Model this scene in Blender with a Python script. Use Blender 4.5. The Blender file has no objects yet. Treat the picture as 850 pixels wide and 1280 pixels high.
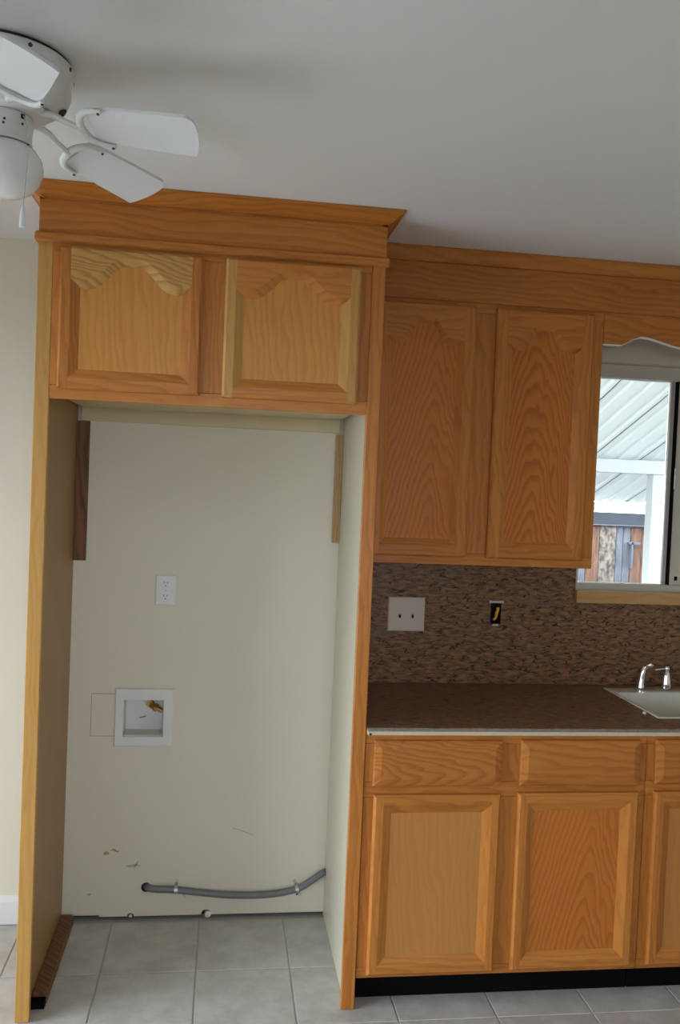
import bpy, bmesh, math, random
from mathutils import Vector, Matrix
random.seed(7)
R = math.radians
scene = bpy.context.scene
C = scene.collection

# ------------------------------------------------------------------ camera
cam_d = bpy.data.cameras.new('camera')
cam = bpy.data.objects.new('camera', cam_d)
C.objects.link(cam)
cam_d.sensor_fit = 'HORIZONTAL'
cam_d.sensor_width = 36.0
cam_d.lens = 36.0 * 1082.877 / 850.0
cam_d.clip_start = 0.02
fw = Vector((0.13461819, 0.99042199, -0.03069571))
rt = Vector((0.99017807, -0.13327562, 0.04224927))
up = Vector((-0.03775361, 0.03608174, 0.99863546))
M = Matrix.Identity(4)
for i in range(3):
    M[i][0] = rt[i]; M[i][1] = up[i]; M[i][2] = -fw[i]
M[0][3], M[1][3], M[2][3] = -0.47347741, -3.26890806, 1.65997067
cam.matrix_world = M
scene.camera = cam

# ------------------------------------------------------------------ daylight, exposure
SKY = 5.0
world = bpy.data.worlds.new('sky')
scene.world = world
world.use_nodes = True
bg = world.node_tree.nodes['Background']
bg.inputs[0].default_value = (0.80, 0.90, 1.0, 1)
bg.inputs[1].default_value = SKY

def portal(name, loc, rot, sx, sy):
    l = bpy.data.lights.new(name, 'AREA')
    l.shape = 'RECTANGLE'; l.size = sx; l.size_y = sy
    l.cycles.is_portal = True
    o = bpy.data.objects.new(name, l)
    o.location = loc; o.rotation_euler = rot
    C.objects.link(o)
    return o

X0, X1, Y0, H = -3.2, 2.8, -4.6, 2.495       # room box (back wall is y = 0)
DY0, DY1, DZ = -2.9, -.6, 2.10             # patio door opening in the left wall
BX0, BX1, BZ0, BZ1 = -.95, .25, 1.10, 2.10      # added window for fill light, in the wall behind the camera
portal('door_portal', (X0 - .13, (DY0 + DY1) / 2, DZ / 2), (0, R(-90), 0), DZ, DY1 - DY0)
portal('fill_window_portal', ((BX0 + BX1) / 2, Y0 - .13, (BZ0 + BZ1) / 2), (R(90), 0, 0), BX1 - BX0, BZ1 - BZ0)
portal('window_portal', (1.61, .16, 1.735), (R(-90), 0, 0), 1.36, .92)

scene.view_settings.view_transform = 'Standard'
scene.view_settings.look = 'None'
scene.view_settings.gamma = 1
scene.view_settings.use_curve_mapping = False
scene.view_settings.exposure = 1.36

# ------------------------------------------------------------------ materials
def mat(name):
    m = bpy.data.materials.new(name)
    m.use_nodes = True
    return m, m.node_tree.nodes, m.node_tree.links, m.node_tree.nodes['Principled BSDF']

def plain(name, col, rough=.5, metal=0.0, spec=.5, var=0.0, scale=20, bump=0.0, emit=None):
    m, N, L, b = mat(name)
    b.inputs['Base Color'].default_value = (*col, 1)
    b.inputs['Roughness'].default_value = rough
    b.inputs['Metallic'].default_value = metal
    b.inputs['Specular IOR Level'].default_value = spec
    if var or bump:
        tc = N.new('ShaderNodeTexCoord')
        nz = N.new('ShaderNodeTexNoise'); nz.inputs['Scale'].default_value = scale; nz.inputs['Detail'].default_value = 4
        L.new(tc.outputs['Object'], nz.inputs['Vector'])
        if var:
            mx = N.new('ShaderNodeMix'); mx.data_type = 'RGBA'
            mx.inputs[6].default_value = (*[c * (1 - var) for c in col], 1)
            mx.inputs[7].default_value = (*[min(1, c * (1 + var)) for c in col], 1)
            L.new(nz.outputs['Fac'], mx.inputs[0]); L.new(mx.outputs[2], b.inputs['Base Color'])
        if bump:
            bp = N.new('ShaderNodeBump'); bp.inputs['Strength'].default_value = bump; bp.inputs['Distance'].default_value = .002
            L.new(nz.outputs['Fac'], bp.inputs['Height']); L.new(bp.outputs[0], b.inputs['Normal'])
    return m

class G:
    """small node-math helper"""
    def __init__(s, N, L): s.N, s.L = N, L
    def m(s, op, a, b=None, c=None):
        n = s.N.new('ShaderNodeMath'); n.operation = op
        for i, v in enumerate((a, b, c)):
            if v is None: continue
            if isinstance(v, (int, float)): n.inputs[i].default_value = v
            else: s.L.new(v, n.inputs[i])
        return n.outputs[0]
    def noise(s, vec, scale=1, detail=2, rough=.5):
        n = s.N.new('ShaderNodeTexNoise')
        n.inputs['Scale'].default_value = scale; n.inputs['Detail'].default_value = detail; n.inputs['Roughness'].default_value = rough
        s.L.new(vec, n.inputs['Vector'])
        return n.outputs['Fac']
    def vec(s, x, y, z):
        n = s.N.new('ShaderNodeCombineXYZ')
        for i, v in enumerate((x, y, z)):
            if isinstance(v, (int, float)): n.inputs[i].default_value = v
            else: s.L.new(v, n.inputs[i])
        return n.outputs[0]
    def mix(s, f, a, b):
        n = s.N.new('ShaderNodeMix'); n.data_type = 'RGBA'
        for i, v in ((0, f), (6, a), (7, b)):
            if isinstance(v, (int, float)): n.inputs[i].default_value = v
            elif isinstance(v, tuple): n.inputs[i].default_value = (*v, 1)
            else: s.L.new(v, n.inputs[i])
        return n.outputs[2]
    def ramp(s, v, lo, hi):
        n = s.N.new('ShaderNodeMapRange'); n.interpolation_type = 'SMOOTHSTEP'
        s.L.new(v, n.inputs[0]); n.inputs[1].default_value = lo; n.inputs[2].default_value = hi
        return n.outputs[0]

def oak(name, axis='z', kind='straight', light=(.57, .212, .041), dark=(.33, .090, .015), contrast=.36, rough=.40):
    m, N, L, b = mat(name)
    g = G(N, L)
    tc = N.new('ShaderNodeTexCoord'); oi = N.new('ShaderNodeObjectInfo')
    sp = N.new('ShaderNodeSeparateXYZ'); L.new(tc.outputs['Object'], sp.inputs[0])
    x, y, z = sp.outputs
    rnd = oi.outputs['Random']
    if axis == 'z': gr, ac, dp = z, x, y
    elif axis == 'x': gr, ac, dp = x, z, y
    else: gr, ac, dp = z, y, x                   # side faces: grain up, across = y
    ac2 = g.m('ADD', ac, dp)
    o1 = g.m('MULTIPLY', rnd, 37.0)
    nv = g.vec(g.m('MULTIPLY_ADD', ac2, 9.0, o1), g.m('MULTIPLY_ADD', gr, 2.2, o1), o1)
    n1 = g.noise(nv, 1, 3, .55)
    nv2 = g.vec(g.m('MULTIPLY_ADD', ac2, 38.0, o1), g.m('MULTIPLY_ADD', gr, 7.0, o1), o1)
    n2 = g.noise(nv2, 1, 2)
    if kind == 'cathedral':
        off = g.m('MULTIPLY_ADD', rnd, .10, -.05)
        a = g.m('ADD', ac2, off)
        a = g.m('MULTIPLY_ADD', g.m('SUBTRACT', n1, .5), .10, a)
        u = g.m('MULTIPLY', g.m('SQRT', g.m('MULTIPLY_ADD', a, a, .0008)), 62.0)
        u = g.m('MULTIPLY_ADD', gr, 15.0, u)
        u = g.m('MULTIPLY_ADD', n1, 2.6, u)
        u = g.m('MULTIPLY_ADD', n2, .9, u)
    else:
        u = g.m('MULTIPLY', ac2, 42.0)
        u = g.m('MULTIPLY_ADD', gr, 1.6, u)
        u = g.m('MULTIPLY_ADD', n1, 5.0, u)
        u = g.m('MULTIPLY_ADD', n2, .7, u)
    u = g.m('ADD', u, g.m('MULTIPLY', rnd, 11.0))
    fr = g.m('FRACT', u)
    # asymmetric growth ring: slow rise, quick fall
    ring = g.m('MULTIPLY', g.ramp(fr, .25, .82), g.m('SUBTRACT', 1.0, g.ramp(fr, .86, 1.0)))
    pv = g.vec(g.m('MULTIPLY_ADD', ac2, 420.0, o1), g.m('MULTIPLY_ADD', gr, 14.0, o1), o1)
    pore = g.ramp(g.noise(pv, 1, 2), .54, .74)
    fac = g.m('MULTIPLY', ring, contrast)
    fac = g.m('MULTIPLY_ADD', pore, .22, fac)
    fac = g.m('MULTIPLY_ADD', g.m('SUBTRACT', n1, .5), .5, fac)
    fac = g.m('ADD', fac, g.m('MULTIPLY_ADD', rnd, .34, -.12))
    fac = g.m('MINIMUM', g.m('MAXIMUM', fac, 0.0), 1.0)
    L.new(g.mix(fac, light, dark), b.inputs['Base Color'])
    b.inputs['Roughness'].default_value = rough
    b.inputs['Specular IOR Level'].default_value = .32
    bp = N.new('ShaderNodeBump'); bp.inputs['Strength'].default_value = .12; bp.inputs['Distance'].default_value = .001
    L.new(g.m('SUBTRACT', 1.0, g.m('MAXIMUM', pore, ring)), bp.inputs['Height']); L.new(bp.outputs[0], b.inputs['Normal'])
    return m

OAKZ = oak('oak_upright', 'z', 'straight')
OAKX = oak('oak_level', 'x', 'straight')
OAKXC = oak('oak_level_figured', 'x', 'cathedral', contrast=.45)
OAKC = oak('oak_figured_panel', 'z', 'cathedral', light=(.58, .185, .030), dark=(.31, .075, .011), contrast=.45)
OAKS = oak('oak_plain_panel', 'z', 'straight', light=(.66, .29, .06), dark=(.44, .15, .025), contrast=.3)
OAKB = oak('oak_plain_base_panel', 'z', 'straight', light=(.58, .25, .066), dark=(.42, .155, .034), contrast=.2)
OAKY = oak('oak_side', 'y', 'straight')
OAKYEL = oak('oak_golden_stile', 'z', 'straight', light=(.58, .31, .085), dark=(.42, .19, .05), contrast=.3)
OAKPALE = oak('oak_pale_figured_rail', 'x', 'cathedral', light=(.66, .36, .11), dark=(.40, .18, .045), contrast=.6)
PINE = oak('raw_pine_strip', 'z', 'straight', light=(.52, .34, .16), dark=(.34, .19, .08), contrast=.5, rough=.6)
DARKWOOD = oak('dark_raw_wood', 'z', 'straight', light=(.24, .105, .045), dark=(.10, .04, .02), contrast=.6, rough=.6)

def wall_paint(name, col, rough=.55):
    m, N, L, b = mat(name); g = G(N, L)
    tc = N.new('ShaderNodeTexCoord')
    n = g.noise(tc.outputs['Object'], 1.3, 4)
    c2 = tuple(c * .955 for c in col)
    L.new(g.mix(n, col, c2), b.inputs['Base Color'])
    b.inputs['Roughness'].default_value = rough
    b.inputs['Specular IOR Level'].default_value = .3
    bp = N.new('ShaderNodeBump'); bp.inputs['Strength'].default_value = .08; bp.inputs['Distance'].default_value = .001
    L.new(g.noise(tc.outputs['Object'], 160, 3), bp.inputs['Height']); L.new(bp.outputs[0], b.inputs['Normal'])
    return m
WALL = wall_paint('cream_wall_paint', (.81, .75, .62))
WALL2 = wall_paint('off_white_wall_paint', (.80, .74, .62))
CEIL = wall_paint('ceiling_paint', (.84, .835, .82), .6)
CREAM = plain('cream_laminate', (.66, .61, .47), .4, var=.03, scale=5)
UNDER = plain('yellowed_cream_laminate', (.68, .57, .34), .45, var=.05, scale=5)
TAN = plain('tan_veneer', (.37, .205, .078), .45, var=.10, scale=6)
WHITE = plain('white_trim_paint', (.82, .83, .82), .4)
PLAST = plain('white_plastic', (.80, .80, .79), .35)
PINKPL = plain('ivory_plate_plastic', (.70, .57, .49), .35)
FANW = plain('white_enamel', (.80, .80, .79), .32)
FANB = plain('white_blade_laminate', (.82, .82, .83), .38)
OPAL = plain('opal_glass_shade', (.86, .86, .85), .18)
VINYL = plain('white_window_vinyl', (.64, .60, .52), .4)
BLACK = plain('black_kick_board', (.004, .004, .004), .8, spec=.08)
DARK = plain('dark_cavity', (.018, .016, .015), .8)
BLUEBLK = plain('dark_blue_gap', (.02, .025, .07), .7)
SCREW = plain('dark_screw', (.06, .055, .05), .45, .6)
CHROME = plain('chrome', (.85, .86, .88), .08, 1.0)
STEEL = plain('galvanised_steel', (.58, .59, .60), .35, .9)
BRASS = plain('brass', (.50, .33, .10), .3, 1.0, var=.15, scale=60)
CONDUIT = plain('grey_flexible_conduit', (.20, .20, .205), .5)
SINKM = plain('cream_enamel', (.80, .75, .64), .16)
ORANGE = plain('yellow_wire_nut', (.85, .42, .03), .4)
MDF = plain('raw_counter_substrate', (.66, .54, .38), .7, var=.12, scale=60)
CHIP = plain('torn_paper_orange', (.55, .30, .12), .8)
SMUDGE = plain('grey_smudge', (.50, .46, .38), .8)
CAULK = plain('caulk', (.78, .75, .66), .6)

def granite():
    m, N, L, b = mat('brown_granite'); g = G(N, L)
    tc = N.new('ShaderNodeTexCoord'); sp = N.new('ShaderNodeSeparateXYZ'); L.new(tc.outputs['Object'], sp.inputs[0])
    x, y, z = sp.outputs
    v = g.m('ADD', g.m('MULTIPLY', y, .85), z)
    w0 = g.noise(g.vec(g.m('MULTIPLY', x, 5.0), g.m('MULTIPLY', v, 12.0), 0.0), 1, 3)
    v2 = g.m('MULTIPLY_ADD', w0, .05, v)
    base = g.vec(g.m('MULTIPLY', x, 22.0), g.m('MULTIPLY', v2, 95.0), 0.0)
    n = g.noise(base, 1, 4, .62)
    n3 = g.noise(g.vec(g.m('MULTIPLY', x, 3.0), g.m('MULTIPLY', v, 9.0), 3.0), 1, 3)
    c = g.mix(g.ramp(n, .28, .74), (.105, .058, .032), (.38, .18, .080))
    c = g.mix(g.ramp(n3, .55, .75), c, (.19, .135, .09))
    vo = N.new('ShaderNodeTexVoronoi'); vo.feature = 'DISTANCE_TO_EDGE'; vo.inputs['Scale'].default_value = 1.0
    L.new(g.vec(g.m('MULTIPLY_ADD', n, .8, g.m('MULTIPLY', x, 24.0)), g.m('MULTIPLY_ADD', n, .7, g.m('MULTIPLY', v2, 105.0)), 0.0), vo.inputs['Vector'])
    crack = g.m('SUBTRACT', 1.0, g.ramp(vo.outputs['Distance'], .015, .11))
    brk = g.ramp(g.noise(g.vec(g.m('MULTIPLY', x, 30.0), g.m('MULTIPLY', v, 60.0), 7.0), 1, 2), .46, .60)
    c = g.mix(g.m('MULTIPLY', crack, brk), c, (.010, .009, .012))
    fleck = g.ramp(g.noise(g.vec(g.m('MULTIPLY', x, 160.0), g.m('MULTIPLY', v, 260.0), 1.0), 1, 2), .62, .74)
    c = g.mix(g.m('MULTIPLY', fleck, .4), c, (.26, .20, .15))
    L.new(c, b.inputs['Base Color'])
    b.inputs['Roughness'].default_value = .34
    b.inputs['Specular IOR Level'].default_value = .35
    return m
GRANITE = granite()
def edge_granite():
    return plain('granite_cut_edge', (.22, .19, .155), .5, var=.55, scale=140)
GEDGE = edge_granite()

def tile_mat():
    m, N, L, b = mat('beige_stone_look_tile'); g = G(N, L)
    tc = N.new('ShaderNodeTexCoord'); oi = N.new('ShaderNodeObjectInfo')
    va = N.new('ShaderNodeVectorMath'); va.operation = 'ADD'
    L.new(tc.outputs['Object'], va.inputs[0])
    r = g.m('MULTIPLY', oi.outputs['Random'], 50.0)
    L.new(g.vec(r, r, 0.0), va.inputs[1])
    n = g.noise(va.outputs[0], 9, 6, .62)
    n2 = g.noise(va.outputs[0], 34, 4, .6)
    c = g.mix(g.ramp(n, .34, .68), (.48, .46, .425), (.60, .585, .55))
    c = g.mix(g.m('MULTIPLY', g.ramp(n2, .52, .75), .45), c, (.42, .395, .355))
    L.new(c, b.inputs['Base Color'])
    b.inputs['Roughness'].default_value = .36
    return m
TILE = tile_mat()
GROUT = plain('pale_grout', (.45, .44, .41), .85, var=.15, scale=30)

def glass_mat():
    m, N, L, b = mat('clear_pane')
    tr = N.new('ShaderNodeBsdfTransparent'); gl = N.new('ShaderNodeBsdfGlossy'); gl.inputs['Roughness'].default_value = .02
    mx = N.new('ShaderNodeMixShader'); fr = N.new('ShaderNodeFresnel'); fr.inputs[0].default_value = 1.45
    L.new(fr.outputs[0], mx.inputs[0]); L.new(tr.outputs[0], mx.inputs[1]); L.new(gl.outputs[0], mx.inputs[2])
    L.new(mx.outputs[0], N['Material Output'].inputs[0])
    return m
GLASS = glass_mat()

def roof_mat():
    m, N, L, b = mat('white_translucent_roofing')
    d = N.new('ShaderNodeBsdfDiffuse'); d.inputs[0].default_value = (.66, .70, .685, 1)
    t = N.new('ShaderNodeBsdfTranslucent'); t.inputs[0].default_value = (.86, .92, .88, 1)
    mx = N.new('ShaderNodeMixShader'); mx.inputs[0].default_value = .025
    L.new(d.outputs[0], mx.inputs[1]); L.new(t.outputs[0], mx.inputs[2]); L.new(mx.outputs[0], N['Material Output'].inputs[0])
    return m
ROOFM = roof_mat()
OUTWHITE = plain('white_outdoor_paint', (.85, .87, .88), .5)
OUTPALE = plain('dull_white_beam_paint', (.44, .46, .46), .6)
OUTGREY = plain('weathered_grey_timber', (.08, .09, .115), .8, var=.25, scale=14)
GROUND = plain('concrete_paving', (.065, .065, .06), .9, var=.1, scale=3)
def fence_mat(name, a, bb, s=1.0):
    m, N, L, b = mat(name); g = G(N, L)
    tc = N.new('ShaderNodeTexCoord'); sp = N.new('ShaderNodeSeparateXYZ'); L.new(tc.outputs['Object'], sp.inputs[0])
    n = g.noise(g.vec(g.m('MULTIPLY', sp.outputs[0], 22.0), 0.0, g.m('MULTIPLY', sp.outputs[2], 5.0 * s)), 1, 5, .65)
    L.new(g.mix(g.ramp(n, .36, .64), a, bb), b.inputs['Base Color']); b.inputs['Roughness'].default_value = .85
    return m
FENCE_R = fence_mat('reddish_fence_board', (.06, .025, .014), (.15, .075, .045))
FENCE_G = fence_mat('grey_fence_board', (.055, .06, .07), (.12, .125, .15))
FENCE_B = fence_mat('rough_bark_board', (.03, .022, .018), (.20, .165, .135), 3.0)

# ------------------------------------------------------------------ mesh helpers
def finish(name, bm, m, parent=None, loc=(0, 0, 0), smooth=False, kind=None):
    bmesh.ops.recalc_face_normals(bm, faces=bm.faces[:])
    me = bpy.data.meshes.new(name)
    bm.to_mesh(me); bm.free()
    for mm in (m if isinstance(m, (list, tuple)) else [m]): me.materials.append(mm)
    if smooth:
        for p in me.polygons: p.use_smooth = True
        try: me.set_sharp_from_angle(angle=R(38))
        except Exception: pass
    o = bpy.data.objects.new(name, me)
    C.objects.link(o)
    o.location = loc
    if parent: o.parent = parent
    if kind: o['kind'] = kind
    return o

def add_box(bm, x0, x1, y0, y1, z0, z1, bev=0.0, mi=0):
    n0 = len(bm.faces)
    r = bmesh.ops.create_cube(bm, size=1)
    vs = r['verts']
    for v in vs:
        v.co = Vector(((x0 + x1) / 2 + v.co.x * (x1 - x0), (y0 + y1) / 2 + v.co.y * (y1 - y0), (z0 + z1) / 2 + v.co.z * (z1 - z0)))
    fs = list({f for v in vs for f in v.link_faces})
    if bev:
        es = list({e for v in vs for e in v.link_edges})
        res = bmesh.ops.bevel(bm, geom=es, offset=bev, segments=1, affect='EDGES')
        fs = list({f for f in res['faces']} | {f for f in fs if f.is_valid})
    for f in fs:
        if f.is_valid: f.material_index = mi

def box(name, x0, x1, y0, y1, z0, z1, m, parent=None, bev=.0012, kind=None, off=(0, 0, 0)):
    """box given in world numbers; origin at its centre (off = parent's place)"""
    cx, cy, cz = (x0 + x1) / 2, (y0 + y1) / 2, (z0 + z1) / 2
    bm = bmesh.new()
    add_box(bm, x0 - cx, x1 - cx, y0 - cy, y1 - cy, z0 - cz, z1 - cz, bev)
    return finish(name, bm, m, parent, (cx - off[0], cy - off[1], cz - off[2]), kind=kind)

def prism(bm, pts, y0, y1):
    """polygon in x,z extruded from y0 to y1"""
    a = [bm.verts.new((p[0], y0, p[1])) for p in pts]
    b = [bm.verts.new((p[0], y1, p[1])) for p in pts]
    n = len(pts)
    bm.faces.new(a); bm.faces.new(b[::-1])
    for i in range(n): bm.faces.new((a[i], b[i], b[(i + 1) % n], a[(i + 1) % n]))

def lathe(bm, prof, seg=40, c=(0, 0, 0), cap=True):
    rings = []
    for r, z in prof:
        if r < 1e-5: rings.append([bm.verts.new((c[0], c[1], c[2] + z))])
        else: rings.append([bm.verts.new((c[0] + r * math.cos(2 * math.pi * k / seg), c[1] + r * math.sin(2 * math.pi * k / seg), c[2] + z)) for k in range(seg)])
    for a, b in zip(rings, rings[1:]):
        for k in range(seg):
            k2 = (k + 1) % seg
            if len(a) == 1 and len(b) == 1: continue
            if len(a) == 1: bm.faces.new((a[0], b[k], b[k2]))
            elif len(b) == 1: bm.faces.new((a[k], b[0], a[k2]))
            else: bm.faces.new((a[k], b[k], b[k2], a[k2]))
    if cap:
        for r in (rings[0], rings[-1]):
            if len(r) > 1: bm.faces.new(r)

def tube(bm, path, rad, seg=10, flat=1.0):
    P = [Vector(p) for p in path]; n = len(P)
    rads = rad if isinstance(rad, (list, tuple)) else [rad] * n
    rings = []; pu = None
    for i in range(n):
        t = (P[min(i + 1, n - 1)] - P[max(i - 1, 0)]).normalized()
        if pu is None:
            pu = Vector((0, 0, 1)) if abs(t.z) < .9 else Vector((0, 1, 0))
        s = t.cross(pu).normalized(); u = s.cross(t).normalized(); pu = u
        rings.append([bm.verts.new(P[i] + s * math.cos(2 * math.pi * k / seg) * rads[i] + u * math.sin(2 * math.pi * k / seg) * rads[i] * flat) for k in range(seg)])
    for a, b in zip(rings, rings[1:]):
        for k in range(seg):
            bm.faces.new((a[k], a[(k + 1) % seg], b[(k + 1) % seg], b[k]))
    bm.faces.new(rings[0]); bm.faces.new(rings[-1])

def smooth_path(pts, n=8):
    P = [Vector(p) for p in pts]; out = []
    Q = [P[0] * 2 - P[1]] + P + [P[-1] * 2 - P[-2]]
    for i in range(1, len(Q) - 2):
        for k in range(n):
            t = k / n
            a, b, c, d = Q[i - 1], Q[i], Q[i + 1], Q[i + 2]
            out.append(.5 * ((2 * b) + (c - a) * t + (2 * a - 5 * b + 4 * c - d) * t * t + (3 * b - a - 3 * c + d) * t ** 3))
    out.append(P[-1])
    return out

def empty(name, loc=(0, 0, 0)):
    o = bpy.data.objects.new(name, None)
    o.empty_display_size = .05
    C.objects.link(o); o.location = loc
    return o

def tag(o, label, cat, group=None):
    o['label'] = label; o['category'] = cat
    if group: o['group'] = group
    return o

def struct(o, label, cat):
    o['kind'] = 'structure'; o['label'] = label; o['category'] = cat
    return o

def cut(o, cutters):
    """boolean-subtract closed cutter meshes (given as functions filling a bmesh) from o"""
    for fill, m in cutters:
        bm = bmesh.new(); fill(bm)
        c = finish('cutter_tmp', bm, m)
        md = o.modifiers.new('b', 'BOOLEAN'); md.operation = 'DIFFERENCE'; md.solver = 'EXACT'; md.object = c
        try: md.material_mode = 'TRANSFER'
        except Exception: pass
        dg = bpy.context.evaluated_depsgraph_get(); dg.update()
        me = bpy.data.meshes.new_from_object(o.evaluated_get(dg), depsgraph=dg)
        o.modifiers.clear()
        o.data = me
        bpy.data.objects.remove(c, do_unlink=True)
    return o

def bx(*a):
    return lambda bm: add_box(bm, *a)
def cyl_y(x, z, r, y0, y1, n=20):
    return lambda bm: prism(bm, [(x + r * math.cos(2 * math.pi * k / n), z + r * math.sin(2 * math.pi * k / n)) for k in range(n)], y0, y1)

# ------------------------------------------------------------------ the room
WX0, WX1, WZ0, WZ1 = .925, 2.30, 1.272, 2.195     # window opening in the back wall
wb = box('wall_back', X0 - .12, X1 + .12, 0, .12, -.05, H + .05, WALL, bev=0)
wb.data.transform(Matrix.Translation(wb.location)); wb.location = (0, 0, 0)
cut(wb, [(bx(WX0, WX1, -.1, .3, WZ0, WZ1), WALL),
         (bx(-.813, -.658, -.1, .085, .690, .837), PLAST),              # supply box recess
         (bx(.575, .622, -.1, .06, 1.142, 1.232), DARK),                # open electrical box
         (bx(-1.0, -.030, -.1, .035, -.02, .0125), DARK),               # gap under the wall board
         (bx(-1.0, -.872, -.1, .035, -.02, .019), DARK),
         (cyl_y(-.757, .012, .013, -.1, .04), DARK),
         (cyl_y(-.477, .013, .019, -.1, .04), DARK)])
struct(wb, 'cream painted back wall behind the cabinets and refrigerator niche', 'wall')

wl = box('wall_left', X0 - .12, X0, Y0 - .12, .12, -.05, H + .05, WALL2, bev=0)
wl.data.transform(Matrix.Translation(wl.location)); wl.location = (0, 0, 0)
cut(wl, [(bx(X0 - .3, X0 + .1, DY0, DY1, .0, DZ), WALL2)])
struct(wl, 'off white wall with the patio door opening', 'wall')
struct(box('wall_right', X1, X1 + .12, Y0 - .12, .12, -.05, H + .05, WALL2, bev=0), 'off white wall beyond the sink run', 'wall')
wf = box('wall_front', X0 - .12, X1 + .12, Y0 - .12, Y0, -.05, H + .05, WALL2, bev=0)
wf.data.transform(Matrix.Translation(wf.location)); wf.location = (0, 0, 0)
cut(wf, [(bx(BX0, BX1, Y0 - .3, Y0 + .1, BZ0, BZ1), WALL2)])
struct(wf, 'off white wall facing the cabinets, with an added fill window', 'wall')
struct(box('ceiling', X0 - .12, X1 + .12, Y0 - .12, .12, H, H + .1, CEIL, bev=0), 'flat off white painted ceiling', 'ceiling')

floor = box('floor', X0 - .12, X1 + .12, Y0 - .12, .12, -.10, -.0026, GROUT, bev=0)
struct(floor, 'beige stone look ceramic tile floor with pale grout', 'floor')
PX = .3175
GX0, GY0 = -.821, -.36                     # one grout crossing
def tile_mesh(w, d):
    bm = bmesh.new(); add_box(bm, -w / 2, w / 2, -d / 2, d / 2, -.008, 0, .0016)
    bmesh.ops.recalc_face_normals(bm, faces=bm.faces[:])
    me = bpy.data.meshes.new('floor_tile'); bm.to_mesh(me); bm.free(); me.materials.append(TILE)
    return me
tiles = {}
fl = floor.location
GAP = .0055
rest = bmesh.new()
for i in range(-13, 14):
    for j in range(0, 14):
        xa, xb = GX0 + i * PX, GX0 + (i + 1) * PX
        yb_, ya = GY0 - j * PX + PX, GY0 - j * PX
        if j == 0: yb_ = -.020
        xa, xb, ya, yb_ = max(xa, X0), min(xb, X1), max(ya, Y0), min(yb_, 0)
        if xb - xa < .02 or yb_ - ya < .02: continue
        if xa > .02 and xb < 1.9 and ya > -.5: continue          # under the base cabinets
        if xa < -2.5 or xb > 2.4 or ya < -2.95:                   # far out of view: joined
            add_box(rest, xa + GAP / 2 - fl.x, xb - GAP / 2 - fl.x, ya + GAP / 2 - fl.y, yb_ - GAP / 2 - fl.y, -.008 - fl.z, -fl.z, .0016)
            continue
        key = (round(xb - xa, 4), round(yb_ - ya, 4))
        if key not in tiles: tiles[key] = tile_mesh(key[0] - GAP, key[1] - GAP)
        t = bpy.data.objects.new('tile', tiles[key]); C.objects.link(t)
        t.parent = floor
        t.location = ((xa + xb) / 2 - fl.x, (ya + yb_) / 2 - fl.y, random.uniform(-.0005, .0003) - fl.z)
finish('tile_field', rest, TILE, floor, kind='stuff')

def baseboard(name, x0, x1, y0, y1, label, alongx=True):
    bm = bmesh.new()
    h, t = .105, .014
    prof = [(0, 0), (-t, 0), (-t, h - .022), (-t * .75, h - .014), (-t * .55, h - .006), (-t * .3, h), (0, h)]
    a = []; b = []
    for (d, z) in prof:
        a.append(bm.verts.new((x0, y0 + d, z))); b.append(bm.verts.new((x1, y0 + d, z)))
    n = len(prof)
    bm.faces.new(a); bm.faces.new(b[::-1])
    for i in range(n): bm.faces.new((a[i], b[i], b[(i + 1) % n], a[(i + 1) % n]))
    return struct(finish(name, bm, WHITE), label, 'baseboard')
baseboard('baseboard_back', X0, -1.040, 0, 0, 'white painted baseboard left of the refrigerator niche')

# marks on the niche wall
def flake(name, pts, m, y=-.0006):
    bm = bmesh.new(); prism(bm, pts, y, .0004)
    return finish(name, bm, m, wb)
flake('scuff_mark', [(-.866, .252), (-.855, .262), (-.842, .256), (-.845, .249), (-.858, .246)], CHIP)
flake('scuff_mark', [(-.842, .262), (-.826, .272), (-.814, .262), (-.806, .264), (-.812, .256), (-.828, .263)], CHIP)
flake('scuff_mark', [(-.781, .205), (-.745, .212), (-.722, .203), (-.742, .204), (-.768, .198)], SMUDGE)
flake('scuff_mark', [(-.752, .196), (-.738, .224), (-.734, .223), (-.746, .196)], SMUDGE)
flake('scuff_mark', [(-.392, .345), (-.352, .334), (-.310, .317), (-.311, .315), (-.353, .331), (-.392, .343)], SMUDGE)
flake('scuff_mark', [(-.572, .098), (-.556, .078), (-.554, .079), (-.569, .099)], SMUDGE)
flake('scuff_mark', [(-.918, .100), (-.908, .103), (-.902, .097), (-.912, .094)], SMUDGE)
flake('scuff_mark', [(-.975, 1.395), (-.962, 1.397), (-.962, 1.394), (-.974, 1.392)], CHIP)

# ------------------------------------------------------------------ cabinet doors
def arch_fn(h, u0=.10):
    """cathedral arch: soft dip at the shoulders, ogee rise, round crown"""
    def f(u):
        v = min(u, 1 - u)
        if v <= u0: return -.08 * h * math.sin(math.pi * v / u0)
        t = min(1, (v - u0) / (.42 - u0))
        return h * (t * t * (3 - 2 * t)) * (.94 + .06 * math.cos(math.pi * (1 - min(1, v / .5))))
    return f

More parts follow.
